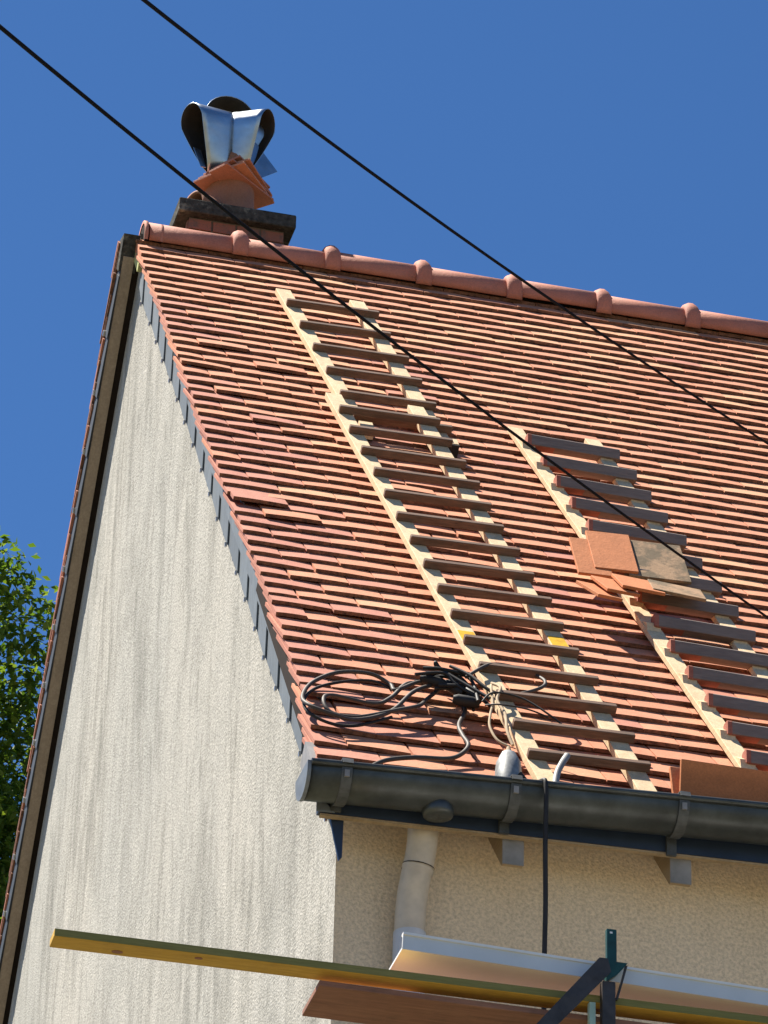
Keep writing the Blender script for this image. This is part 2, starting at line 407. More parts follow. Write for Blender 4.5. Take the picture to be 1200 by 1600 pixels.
# dark mortar fillet between roof and gable on the rear side
vs = hp(MB().prism([RR(-.052,.16,-.102), RR(-.052,5.6,-.102), RR(-.052,5.6,-.012), RR(-.052,.16,-.012)], (.0035,0,0)), 'verge_strip', m_slate_d)
sm = MB(); sm.box((-.004,-.15,-.052), (.0,.135,.055)); sm_me = sm.mesh('slate', m_slate_d)
hk = MB().box((-.012,-.012,-.010), (0,.012,.010)).mesh('hook', m_hook)
for i in range(20):
    s = .34+i*.272
    rot = Matrix.Rotation(-PITCH, 4, 'X')
    m_ = Matrix.Translation(RR(-.054, s, -.057)) @ rot @ Matrix.Rotation(R(1.2), 4, 'Z')
    o = link('slate', sm_me, vs); o.matrix_world = m_
    o = link('hook', hk, vs); o.matrix_world = Matrix.Translation(RR(-.058, s+.125, -.020)) @ rot
    if i < 13:
        pass

# front verge: slates hung on the gable under the tiles (plumb joints)
fv = hp(MB().prism([FR(.03,.12,-.125), FR(.115,SE-.15,-.125), FR(.115,SE-.15,-.055), FR(.03,.12,-.055)], (.02,0,0)), 'verge_board', m_slate)
tips = [(-.092,-.343),(-.183,-.489),(-.388,-.715),(-.541,-.900),(-.689,-1.081),(-.854,-1.275),(-1.014,-1.461),(-1.178,-1.662),(-1.351,-1.867),(-1.519,-2.075),(-1.682,-2.272),(-1.830,-2.463),(-1.996,-2.662),(-2.178,-2.879),(-2.334,-3.072),(-2.497,-3.275),(-2.645,-3.465),(-2.834,-3.679),(-3.017,-3.891),(-3.194,-4.100),(-3.370,-4.306),(-3.55,-4.50)]
zr = lambda y: y*math.tan(PITCH)-.018/CP
for i in range(1, len(tips)):
    (ya, za), (yb, zb) = tips[i-1], tips[i]
    ya += .03; xa = gx(ya)-.009; xb = gx(yb)-.016; zq = za+.03*1.17-.012
    q = [(xa, ya, zr(ya)), (xb, yb, zr(yb)), (xb-.004, yb, zb), (xb*.6+xa*.4-.004, yb*.75+ya*.25, zb*.75+zq*.25-.004), (xa-.002, ya, zq)]
    MB().prism(q, (.005,0,0)).build('slate', m_slate, fv)
    MB().box((xb-.011, yb+.001, zb-.006), (xb-.003, yb+.010, zb+.012)).build('slate_hook', m_hook, fv)

# eave closing piece at the verge foot and the lichen covered flashing at the ridge end
hp(MB().prism([FR(.045,5.62,-.10), FR(.045,5.86,-.10), FR(.045,5.86,-.016), FR(.045,5.62,-.016)], (.03,0,0)), 'verge_foot', m_zinc)
hp(MB().prism([FR(.002,.10,-.10), FR(.002,.27,-.10), FR(.002,.27,-.018), FR(.002,.06,-.018)], (.02,0,0)), 'ridge_end_flashing', m_lichen)
hp(MB().prism([RR(-.06,.0,-.085), RR(-.06,.17,-.10), RR(-.06,.17,.0), RR(-.06,.05,.02)], (.075,0,0), ), 'ridge_end_block', m_slab)

# ridge
ridge = hp(MB().prism([(.02,-.07,-.13),(.02,.07,-.13),(.02,.03,-.02),(.02,-.03,-.02)], (XR-.05,0,0)), 'ridge', m_deck)
def ridge_tile(x0, x1, r=.088):
    mb = MB(); n = 14; A0 = R(-25); A1 = R(205)
    def ring(x, rr, dz=0): return [Vector((x, rr*math.cos(A0+(A1-A0)*k/n), rr*math.sin(A0+(A1-A0)*k/n)*.95-.045+dz)) for k in range(n+1)]
    xs = [(x0, r), (x1-.09, r*.97)]
    rings = [ring(x, rr) for x, rr in xs]
    vs = [p for rg in rings for p in rg]; m = n+1
    mb.add(vs, [(i*m+k+1, i*m+k, (i+1)*m+k, (i+1)*m+k+1) for i in range(len(rings)-1) for k in range(n)], 0, True)
    return mb
def knob_mesh(x, r=.088):
    # rounded collar that swells over the joint
    mb = MB(); n = 16; A0 = R(-28); A1 = R(208)
    prof = [(-.032, 1.0), (-.033, 1.12), (-.026, 1.25), (-.011, 1.34), (.008, 1.35), (.022, 1.27), (.032, 1.14), (.035, .98)]
    rings = []
    for dx, sc in prof:
        rg = []
        for k in range(n+1):
            a = A0+(A1-A0)*k/n; up = max(0, math.sin(a)); rr = r*(1+(sc-1)*(.45+.75*up))
            rg.append(Vector((x+dx, rr*math.cos(a)*1.0, rr*math.sin(a)*.95-.045)))
        rings.append(rg)
    vs = [p for rg in rings for p in rg]; m = n+1
    mb.add(vs, [(i*m+k+1, i*m+k, (i+1)*m+k, (i+1)*m+k+1) for i in range(len(rings)-1) for k in range(n)], 0, True); return mb
kx = [.4636+i*.4227 for i in range(16)]
first = ridge_tile(.05, kx[0]+.06).build('ridge_tile', m_ridge, ridge, solid=.014)
for i in range(15):
    t = ridge_tile(kx[i]-.02, kx[i+1]+.06).build('ridge_tile', m_ridge, ridge, solid=.014)
    t.location.z = random.gauss(0, .0025); t.rotation_euler.y = random.gauss(0, .003)
for i in range(15):
    knob_mesh(kx[i]).build('ridge_collar', m_ridge, ridge, solid=.008)
# end rings
for x, rr in ((.035, 1.15), (.105, 1.08)):
    mb = MB(); n = 14; A0 = R(-25); A1 = R(205); vs = []
    for dx, q in ((-.008, .98), (-.008, rr), (.008, rr), (.008, .98)):
        vs += [Vector((x+dx, .088*q*math.cos(A0+(A1-A0)*k/n), .088*q*math.sin(A0+(A1-A0)*k/n)*.95-.045)) for k in range(n+1)]
    m = n+1; mb.add(vs, [(i*m+k+1, i*m+k, (i+1)*m+k, (i+1)*m+k+1) for i in range(3) for k in range(n)], 0, True)
    mb.build('end_ring', m_ridge, ridge)
mb = MB(); n = 14; vs = [Vector((.03, .086*math.cos(R(-25)+R(230)*k/n), .086*math.sin(R(-25)+R(230)*k/n)*.95-.045)) for k in range(n+1)]
mb.add(vs, [tuple(range(n+1))]); mb.build('ridge_end_plate', m_deck, ridge)

# ------------------------------------------------------------ eave: gutter, fascia, rafters, pipe
GY, GR = -3.872, .080
def gz(x): return -4.510+.0393*(x-.15)
gut = MB(); n = 16; vs = []; X0, X1 = -.002, XR+.1
prof = [(GY+GR*math.cos(a), GR*math.sin(a)) for a in [R(180)+R(180)*k/n for k in range(n+1)]]
prof = [(GY-GR-.001, .012)] + prof + [(GY+GR, .018)]
segs = [X0, .245, .66, 1.205, 2.6, 4.6, X1]
m = len(prof)
for x in segs: vs += [Vector((x, y, gz(x)+z)) for y, z in prof]
gut.add(vs, [(i*m+k, i*m+k+1, (i+1)*m+k+1, (i+1)*m+k) for i in range(len(segs)-1) for k in range(m-1)], 0, True)
gutter = hp(gut, 'gutter', m_gutter, solid=.0025)
bead = MB().tube([(X0,GY-GR-.006,gz(X0)+.008), (X1,GY-GR-.006,gz(X1)+.008)], .0105, 10); bead.build('bead', m_gutter, gutter)
mb = MB(); ps = [Vector((X0-.012, GY+(GR+.004)*math.cos(R(180)+R(180)*k/14), gz(X0)+(GR+.004)*math.sin(R(180)+R(180)*k/14))) for k in range(15)]
ps = [Vector((X0-.012, GY-GR-.004, gz(X0)+.012))]+ps+[Vector((X0-.012, GY+GR+.004, gz(X0)+.012))]
mb.prism(ps, (.012,0,0)).build('end_cap', m_cap, gutter)
# seam collars
for x in (1.205,):
    mb = MB(); vs = []
    for xx in (x-.004, x+.016):
        vs += [Vector((xx, GY+(y-GY)*1.03, gz(xx)+z*1.03)) for y, z in prof]
    mb.add(vs, [(k, k+1, m+k+1, m+k) for k in range(m-1)], 0, True).build('seam', m_gutter, gutter, solid=.003)
def bracket(x):
    mb = MB(); w = .017; pts = []
    z0 = gz(x)
    ring = [(GY+(GR+.006)*math.cos(a), z0+(GR+.006)*math.sin(a)) for a in [R(172)+R(128)*k/12 for k in range(13)]]
    pl = [(GY-GR+.012, z0+.026), (GY-GR-.012, z0+.024), (GY-GR-.022, z0+.008)] + ring
    inner = [(GY+(y-GY)*.955, z0+(z-z0)*.955) for y, z in pl]
    vs = [Vector((x-w, y, z)) for y, z in pl]+[Vector((x+w, y, z)) for y, z in pl]
    k_ = len(pl); mb.add(vs, [(i, i+1, k_+i+1, k_+i) for i in range(k_-1)])
    o = mb.build('bracket', m_brk, gutter, solid=.005)
    MB().box((x-w*.95, -3.822, -4.600+.0), (x+w*.95, -3.809, z0-.05)).build('bracket_leg', m_brk, gutter)
    MB().box((x-.009, GY-GR-.012, z0-.035), (x+.007, GY-GR-.0045, z0-.012)).build('bracket_clip', m_zinc, gutter)
for x in (.112, .658, 1.212, 1.77, 2.32, 2.9, 3.5, 4.1, 4.7, 5.3, 5.9, 6.5): bracket(x)
# outlet
MB().lathe([(.050,.045), (.049,.004), (.046,-.006), (.030,-.010), (.0,-.011)], (.428, GY, gz(.428)-GR-.012), 22).build('outlet', m_gutter, gutter, solid=.003)
def fz(x): return -4.604+.019*(x-.1)
fa = MB(); fa.hexa([(.058,-3.806,fz(.06)),(XR,-3.806,fz(XR)),(XR,-3.780,fz(XR)),(.058,-3.780,fz(.06)),(.058,-3.806,-4.44),(XR,-3.806,-4.30),(XR,-3.780,-4.30),(.058,-3.780,-4.44)])
hp(fa, 'fascia', m_fascia)
fb = MB(); fb.hexa([(.066,-3.803,fz(.06)-.008),(XR,-3.803,fz(XR)-.008),(XR,-3.782,fz(XR)-.008),(.066,-3.782,fz(.06)-.008),(.066,-3.803,fz(.06)-.001),(XR,-3.803,fz(XR)-.001),(XR,-3.782,fz(XR)-.001),(.066,-3.782,fz(.06)-.001)])
hp(fb, 'fascia_bottom_rail', m_rafter)
# left end of the fascia: small folded white corner
hp(MB().prism([(.050,-3.812,-4.545),(.050,-3.812,-4.606),(.110,-3.812,-4.604)], (0,-.004,0)), 'fascia_corner', m_cap)
hp(MB().prism([(.103,-3.775,-4.596),(.148,-3.775,-4.596),(.146,-3.775,-4.735),(.136,-3.775,-4.745)], (0,.012,0)), 'corner_flashing', m_fascia)
for i, x in enumerate([.667+.5555*k for k in range(11)]):
    zt = -4.600+.019*x
    w = .068
    zb = zt-.092
    y0 = -3.772
    mb = MB(); mb.prism([(x, y0, zb), (x, y0, zt+.05), (x, YW+.05, zt+.2), (x, YW+.05, zb+(YW+.05-y0)*.95), (x, y0+.012, zb-.006)], (w,0,0))
    rt = hp(mb, 'rafter_tail', m_rafter)
    MB().box((x-.001, y0-.004, zb-.004), (x+w+.001, y0-.0005, zt+.02)).build('zinc_cover', m_zinc, rt)

# downpipe
PR = .049
pp = [(.420,-3.715,-4.50), (.420,-3.715,-4.60), (.414,-3.708,-4.67), (.404,-3.695,-4.74), (.398,-3.68,-4.80), (.396,-3.672,-4.86), (.396,-3.668,-4.92)]
dp = hp(MB().tube(spline(pp, 5), PR, 20, cap=False), 'downpipe', m_pvc)
MB().tube([(.4105,-3.703,-4.700),(.4075,-3.699,-4.716)], PR+.0025, 20, cap=False).build('pipe_joint', m_pvc, dp)
MB().tube([(.396,-3.668,-4.915),(.396,-3.668,GZ)], PR+.003, 20, cap=False).build('lower_pipe', m_pvclow, dp)
MB().tube([(.4112,-3.7035,-4.6965),(.4108,-3.703,-4.6995)], PR+.003, 20, cap=False).build('joint_line', m_deck, dp)

# ------------------------------------------------------------ chimney
cb = MB(); cb.box((.268,.145,-.75), (.705,.52,.228)); chim = hp(cb, 'chimney', m_joint)
bl = .108; bh = .052
for row in range(9):
    z0 = .226-(row+1)*(bh+.008)
    x = .262 - (bl*.5 if row % 2 else 0)
    while x < .70:
        a = max(x, .262); b = min(x+bl, .711)
        if b-a > .02: MB().box((a+.003, .139+random.uniform(-.002,.001), z0), (b-.003, .150, z0+bh)).build('brick', m_brick, chim)
        x += bl+.004
    y = .139 - (bl*.5 if row % 2 == 0 else 0)
    while y < .52:
        a = max(y, .152); b = min(y+bl, .52)
        if b-a > .02: MB().box((.262+random.uniform(-.002,.001), a+.003, z0), (.272, b-.003, z0+bh)).build('brick', m_brick, chim)
        y += bl+.004
sl_ = MB(); sl_.box((.209,.098,.229), (.752,.565,.300)); sl_.build('crown_slab', m_slab, chim, bevel=.006)
PX, PY = .475, .30
MB().lathe([(.128,0),(.128,.03),(.112,.05),(.108,.24),(.112,.26),(.112,.28)], (PX,PY,.30), 30).build('pot', m_pot, chim, solid=.012)
MB().lathe([(.080,0),(.072,.10),(.064,.17),(.068,.18)], (PX+.02,PY,.57), 26).build('inner_flue', m_pot, chim, solid=.01)
# half round clay arch over the second flue
mb = MB(); n = 14; vs = []
ang = R(28); ux = Vector((math.cos(ang), math.sin(ang)*1.0, 0)); uy = Vector((-math.sin(ang), math.cos(ang), 0))
for q, rr in ((0,.074), (.02,.078), (.17,.070)):
    for k in range(n+1):
        a = math.pi*k/n; p = Vector((.318,.118,.301))+ux*q+uy*(.07+rr*math.cos(a))+Vector((0,0,rr*1.15*math.sin(a)))
        vs.append(p)
m = n+1; mb.add(vs, [(i*m+k+1, i*m+k, (i+1)*m+k, (i+1)*m+k+1) for i in range(2) for k in range(n)], 0, True)
mb.build('flue_arch', m_pot, chim, solid=.012)
MB().box((.375,.15,.301), (.42,.18,.325)).build('mortar_lump', m_mortar, chim)
# skirt of plain tiles bedded round the pot
for k_, (dz, rot, tx, ty, off) in enumerate(((.500,42,-4,17,(-.010,-.006)), (.516,54,-5,15,(.018,.0)), (.534,44,-7,17,(-.004,.004)), (.551,57,-6,13,(.022,.004)), (.567,47,-8,15,(.004,.006)))):
    for sgn in (-1, 1):
        mb = MB(); w = .108
        mb.box((-.180+k_*.012+.012*sgn, -.002 if sgn > 0 else -w, -.0055), (.176-k_*.011+.008*sgn, w if sgn > 0 else -.004, .0055))
        o = mb.build('skirt_tile', m_tiles[1 if (k_+sgn) % 2 else 0], chim, bevel=.0015)
        o.matrix_world = Matrix.Translation((PX+.025+off[0], PY-.01+off[1], dz+.004*(sgn > 0))) @ Matrix.Rotation(R(tx), 4, 'X') @ Matrix.Rotation(R(-ty*.25), 4, 'Y') @ Matrix.Rotation(R(rot+1.5*sgn), 4, 'Z')
# cowl: folded sheet lobes on a common centre
cz = .60
def lobe(az, r0, r1, a, ztop, zbot, lean=0, name='cowl_vane', base=.5):
    mb = MB(); d_ = Vector((math.cos(R(az)), math.sin(R(az)), 0)); w_ = Vector((-d_.y, d_.x, 0)); n = 14; st = 7; vs = []; m = 0
    for j in range(st):
        t = j/(st-1); wb = base*(1-t)**.8; prof = []
        for k in range(6): u = k/6; prof.append((a*(wb+(1-wb)*u**.75), zbot+(ztop-a-zbot)*u))
        for k in range(n+1): an = math.pi*k/n; prof.append((a*math.cos(an), ztop-a+a*math.sin(an)))
        for k in range(5, -1, -1): u = k/6; prof.append((-a*(wb+(1-wb)*u**.75), zbot+(ztop-a-zbot)*u))
        m = len(prof)
        for w, z in prof:
            up = min(1, max(0, (z-zbot)/(ztop-zbot))); rr = r0+(r1-r0)*t*(1-.6*(1-up)**1.2)
            vs.append(Vector((PX-.012, PY, 0))+d_*rr+w_*w+Vector((0,0,z+lean*t)))
    mb.add(vs, [(i*m+k, i*m+k+1, (i+1)*m+k+1, (i+1)*m+k) for i in range(st-1) for k in range(m-1)], 0, True)
    o = mb.build(name, [m_inox, m_soot], chim, solid=.003); o.modifiers['solid'].offset = 1; o.modifiers['solid'].material_offset = 1
    return o
lobe(-158, .030, .235, .082, .925, .600, -.035)
lobe(-34, .035, .205, .078, .925, .612, -.015)
lobe(94, .00, .20, .120, 1.040, .66, .0)
lobe(22, .04, .215, .074, .945, .640, 0)
mb = MB(); mb.add([Vector(q) for q in ((PX+.10,PY-.02,.80),(PX+.225,PY+.02,.675),(PX+.145,PY-.02,.60),(PX+.075,PY-.04,.66))], [(0,1,2,3)]); mb.build('cowl_panel', m_inox, chim, solid=.003)
mb = MB(); mb.add([Vector(q) for q in ((PX-.185,PY-.03,.70),(PX-.15,PY-.05,.585),(PX-.125,PY-.05,.585),(PX-.15,PY-.03,.69))], [(0,1,2,3)]); mb.build('cowl_panel', m_inox, chim, solid=.003)

# ------------------------------------------------------------ roof ladders
def basis_box(o, lo, hi):
    """box in roof axes: x along the eave, s down the slope, h out of the slope"""
    p = []
    for h in (lo[2], hi[2]):
        for x, s_ in ((lo[0],hi[1]),(hi[0],hi[1]),(hi[0],lo[1]),(lo[0],lo[1])): p.append(FR(x, s_, h))
    return p
def ladder(name, label, xtop, xbot, s0, s1, w, rungs, lift, stile_w=.066, seed=0):
    rnd = random.Random(seed)
    root = thing(name, label, 'ladder', FR(xbot, s1, lift))
    base = Matrix.Translation(-root.location)
    def put(mb, nm, mt, bevel=0):
        mb.v = [tuple(Vector(v)-root.location) for v in mb.v]; return mb.build(nm, mt, root, bevel=bevel)
    kx_ = (xbot-xtop)/(s1-s0)
    X = lambda s_: xtop+kx_*(s_-s0)
    for off in (0, w-stile_w):
        p = []
        for h in (lift, lift+.026):
            for x, s_ in ((X(s1)+off,s1),(X(s1)+off+stile_w,s1),(X(s0)+off+stile_w,s0),(X(s0)+off,s0)): p.append(FR(x, s_, h))
        st = put(MB().hexa(p), 'stile', m_pine, .002)
    for i, s_ in enumerate(rungs):
        a = rnd.gauss(0, .004); x0 = X(s_)+.004+rnd.gauss(0,.003); x1 = x0+w+.012+rnd.gauss(0,.004); hh = lift+.0265
        p = []
        for h in (hh, hh+.031):
            for x, dq in ((x0,.013),(x1,.013+a),(x1,-.013+a),(x0,-.013)): p.append(FR(x, s_+dq-.046*(x-x0), h))
        put(MB().hexa(p), 'rung', m_rung, .003)
    return root, X
rgA = [2.41+i*.2371 for i in range(15)]
lowA, XA = ladder('roof_ladder', 'lower pale wooden roof ladder with brown rungs reaching down to the gutter', .562, .748, 2.17, 5.90, .405, rgA, .050, seed=3)
rgB = [.905+i*.296 for i in range(5)]+[2.36]
lowB, XB = ladder('roof_ladder', 'upper wooden roof ladder with six brown rungs nearest the ridge', .553, .655, .66, 2.50, .395, rgB, .012, seed=5)
for (s_, o_) in ((4.70, .0), (4.63, .339)):
    p = []
    for h in (.0763, .0775):
        for x, q in ((.004,.06),(.062,.06),(.062,-.04),(.004,-.04)): p.append(FR(XA(s_+q)+o_+x, s_+q, h)-lowA.location)
    MB().hexa(p).build('yellow_paint_patch', m_yellow, lowA)
for (x, s_) in ((.668, 2.46), (1.005, 2.51)):
    p = [v-lowB.location for v in basis_box(None, (x, s_-.05, .0), (x+.055, s_+.01, .055))]
    MB().hexa(p).build('foot', m_pine, lowB)
    p = [v-lowB.location for v in basis_box(None, (x-.001, s_+.0102, .0), (x+.056, s_+.022, .053))]
    MB().hexa(p).build('foot_pad', m_rubber, lowB)

# ladder with level treads
lift = .012
t2 = thing('tread_ladder', 'roof ladder with thick grey level treads carrying loose tiles', 'ladder', FR(1.58, 5.60, lift))
def XT(s_): return 1.338+.060*(s_-2.15)
for off in (0, .325):
    p = []
    for h in (lift, lift+.022):
        for x, s_ in ((XT(5.62)+off,5.62),(XT(5.62)+off+.062,5.62),(XT(2.12)+off+.062,2.12),(XT(2.12)+off,2.12)): p.append(FR(x, s_, h)-t2.location)
    MB().hexa(p).build('stile', m_pine, t2, bevel=.002)
rgT = [2.33+i*.2372 for i in range(14)]
for i, s_ in enumerate(rgT):
    x0 = XT(s_)+.030+random.gauss(0,.003); x1 = x0+.382+random.gauss(0,.004)
    c = FR(0, s_, .052); yc, zc = c.y, c.z; dy = .018*(x1-x0)
    # wedge blocks that level the tread on each stile
    for off in (.004, .329):
        xx = XT(s_)+off
        a = FR(xx, s_+.045, lift+.0222); b = FR(xx, s_-.045, lift+.0222); cc = FR(xx, s_+.012, lift+.040)
        MB().prism([a-t2.location, b-t2.location, cc-t2.location], (.052,0,0)).build('wedge', m_pine, t2)
    mb = MB(); pr = [(-.020,-.024),(.026,-.024),(.026,.020),(.018,.026),(-.012,.026),(-.020,.020)]
    ps = [Vector((x0, yc+a_, zc+b_))-t2.location for a_, b_ in pr]
    tr = mb.prism(ps, (x1-x0, -.006, -.012)).build('tread', m_tread, t2, bevel=.002)
    mb = MB(); ps = [Vector((x0-.004, yc+a_*1.03, zc+b_*1.03))-t2.location for a_, b_ in pr]
    mb.prism(ps, (.016,0,0)).build('tread_end', m_treadend, tr)
    mb = MB(); mb.box((x0-t2.location.x+.002, yc-.018-t2.location.y, zc-.0275-t2.location.z), (x1-t2.location.x-.002, yc+.024-t2.location.y, zc-.0245-t2.location.z))
    mb.build('tread_bounce', m_treadend, tr)  # thin red sheet, warm bounce from the roof put into its colour

# loose tiles lying on the treads
def loose(label, x, s_, h, w, L, mt, rx, rz=0, ry=0, th=.012):
    mb = MB(); mb.box((0,-L,0), (w,0,th)); o = mb.build('roof_tile', mt, bevel=.0015)
    o.matrix_world = Matrix.Translation(FR(x, s_, h)) @ Matrix.Rotation(R(rz), 4, 'Z') @ Matrix.Rotation(R(ry), 4, 'Y') @ Matrix.Rotation(R(rx), 4, 'X')
    return tag(o, label, 'roof tile', 'loose tiles resting on the treads of the ladder')
# upper pack
loose('orange tile at the left end of the upper loose pack, on the stile', 1.300, 3.56, .085, .13, .275, m_orange, 57, -3)
loose('wide orange tile in the middle of the upper loose pack', 1.372, 3.50, .100, .165, .290, m_orange, 57, -4)
loose('mossy grey tile at the right of the upper loose pack', 1.500, 3.52, .094, .235, .285, m_moss, 57, -3)
# lower pack
loose('orange tile at the left end of the lower loose pack, jutting over the roof', 1.235, 4.03, .085, .10, .20, m_orange, 40, 12, -3)
loose('second orange tile of the lower loose pack, overlapping the left one', 1.295, 3.99, .098, .13, .18, m_orange, 42, 8, -2)
loose('third orange tile of the lower loose pack, beside the mossy one', 1.375, 3.97, .110, .165, .16, m_orange, 43, 4, 1)
loose('mossy grey tile at the right of the lower loose pack', 1.515, 3.96, .105, .20, .14, m_moss, 43, -2, 5)

# terracotta panels leaning at the gutter on the right
for dx, dy, dz, lb in ((0,-.010,0,'front orange clay panel leaning in the gutter at the right edge'), (-.014,.012,.012,'rear orange clay panel standing behind the front one in the gutter')):
    mb = MB(); mb.box((0,0,0), (.44,.014,.138))
    o = mb.build('clay_panel', m_orange, bevel=.002)
    o.matrix_world = Matrix.Translation((1.222+dx, -3.872+dy, -4.430+dz)) @ Matrix.Rotation(R(-.2), 4, 'Z') @ Matrix.Rotation(R(7 if dx == 0 else -16), 4, 'X') @ Matrix.Rotation(R(.6), 4, 'Y')
    tag(o, lb, 'clay panel', 'orange clay panels standing in the gutter')

# ------------------------------------------------------------ cable coil, rope, tool
def rp(pts, h, amp=.0): return [FR(x, s_, h+amp*math.sin(i*1.7)) for i, (x, s_) in enumerate(pts)]
loopA = [(.568,5.108),(.455,5.126),(.374,5.252),(.307,5.308),(.165,5.319),(.127,5.381),(.148,5.442),(.233,5.451),(.372,5.382),(.46,5.304),(.503,5.208),(.56,5.12)]
loopB = [(.589,5.103),(.499,5.112),(.401,5.19),(.391,5.128),(.325,5.095),(.211,5.13),(.113,5.215),(.061,5.357),(.07,5.456),(.139,5.495),(.226,5.481),(.351,5.391),(.463,5.202),(.596,5.061)]
rightl = [(.559,5.137),(.635,5.143),(.734,5.02),(.82,4.978),(.893,5.009),(.918,5.089),(.886,5.166),(.786,5.228),(.709,5.227),(.647,5.139),(.592,5.07)]
down = [(.582,5.035),(.614,5.135),(.63,5.249),(.588,5.381),(.581,5.489),(.586,5.571),(.552,5.634),(.496,5.688),(.383,5.735),(.281,5.783),(.216,5.845),(.175,5.913)]
coil = thing('extension_cord', 'black extension cord coiled in loops on the tiles beside the ladder', 'cord', FR(.55,5.2,.02))
def cp(pts, r, nm, mt, parent, n=8):
    mb = MB().tube(spline(pts, 7), r, n); mb.v = [tuple(Vector(v)-parent.location) for v in mb.v]; return mb.build(nm, mt, parent)
cp(rp(loopA, .030, .010), .0072, 'cord_loop', m_cablegrey, coil)
cp(rp(loopB, .036, .010), .0072, 'cord_loop', m_cablegrey, coil)
cp([p+Vector((.006,0,-.012)) for p in rp(loopB[3:12], .022, .006)], .0055, 'cord_loop', m_rubber, coil)
cp(rp(rightl[1:], .095, .008), .0062, 'cord_loop', m_cablegrey, coil)
cp(rp(down, .022, .006), .0078, 'cord_loop', m_cablegrey, coil)
rnd = random.Random(4)
for i in range(9):
    a = (.50+rnd.uniform(-.04,.05), 5.11+rnd.uniform(-.04,.07)); b = (.62+rnd.uniform(-.06,.09), 5.16+rnd.uniform(-.09,.10)); c = (.67+rnd.uniform(-.05,.05), 5.27+rnd.uniform(-.08,.06))
    cp(rp([a, ((a[0]+b[0])/2+rnd.uniform(-.03,.03), (a[1]+b[1])/2+rnd.uniform(-.05,.04)), b, c], .03+.008*i, .012), .0062, 'cord_tangle', m_rubber, coil)
for (x, s_, rz) in ((.535,5.12,20), (.60,5.155,50), (.655,5.20,70), (.625,5.26,10)):
    mb = MB(); mb.tube([(-.045,0,0),(-.03,0,0),(.02,0,0),(.045,0,0)], .018, 10, radii=[.012,.019,.020,.014])
    o = mb.build('plug', m_rubber, coil); o.matrix_world = Matrix.Translation(FR(x, s_, .055)) @ Euler((PITCH,0,0)).to_matrix().to_4x4() @ Matrix.Rotation(R(-rz), 4, 'Z')
    o.parent = coil; o.matrix_parent_inverse = Matrix.Translation(-coil.location)
rope = thing('thin_rope', 'thin tan rope looped round the left stile of the lower ladder', 'rope', FR(.70,5.3,.08))
cp([FR(.716,5.18,.095), FR(.700,5.25,.11), FR(.688,5.36,.10), FR(.668,5.44,.09), FR(.655,5.52,.08), FR(.668,5.60,.07), FR(.700,5.64,.07)], .0045, 'rope_loop', m_rope, rope)
cp([FR(.716,5.18,.10), FR(.728,5.26,.12), FR(.706,5.34,.105), FR(.716,5.44,.10), FR(.704,5.56,.09), FR(.712,5.64,.075)], .0055, 'rope_loop', m_rope, rope)
cp([FR(.66,5.33,.09), FR(.70,5.30,.115), FR(.79,5.33,.12), FR(.87,5.42,.11), FR(.93,5.47,.085)], .0035, 'rope_loop', m_rubber, rope)
cp([FR(.665,5.36,.09), FR(.70,5.40,.115), FR(.79,5.42,.12), FR(.86,5.44,.11)], .0030, 'rope_loop', m_rubber, rope)
tool = thing('grey_power_tool', 'grey ribbed power tool standing in the gutter at the ladder foot', 'tool', (.667,-3.84,-4.45))
def tb(mb, nm, mt, **kw):
    mb.v = [tuple(Vector(v)-tool.location) for v in mb.v]; return mb.build(nm, mt, tool, **kw)
a = Vector((.662,-3.850,-4.455)); b = Vector((.676,-3.80,-4.315))
tb(MB().tube([a, a.lerp(b,.15), a.lerp(b,.5), a.lerp(b,.8), b], .03, 8, radii=[.040,.044,.043,.039,.027]), 'body', m_tool)
for q in (.22, .34, .46, .58, .70): tb(MB().tube([a.lerp(b,q), a.lerp(b,q+.035)], (.0445-.010*q), 8), 'rib', m_gutter)
tb(MB().tube([b, b.lerp(a,-.16), b.lerp(a,-.26)], .01, 8, radii=[.012,.009,.006]), 'nose', m_rope)
tb(MB().tube([a+Vector((-.045,.01,.01)), a+Vector((-.02,0,.03))], .016, 8), 'guard', m_rubber)
st = MB(); p0 = [FR(.800,5.93,.06), FR(.815,5.86,.085), FR(.84,5.80,.10), FR(.868,5.74,.105)]
st.tube(spline(p0,4), .012, 6); o = st.build('bent_zinc_strip', m_zinc); tag(o, 'short bent grey strip sticking up from the gutter inside the ladder foot', 'strip')
cab = MB().tube(spline([FR(.69,5.88,.08), (.728,-3.90,-4.465), (.744,-3.955,-4.466), (.750,-3.975,-4.50), (.749,-3.972,-4.70), (.752,-3.966,-4.90), (.748,-3.97,-5.08), (.742,-3.99,-5.4), (.75,-4.0,-6.4)], 6), .0078, 8).build('hanging_cable', m_rubber)
tag(cab, 'black cable hanging from the gutter rim straight down past the front wall', 'cable')

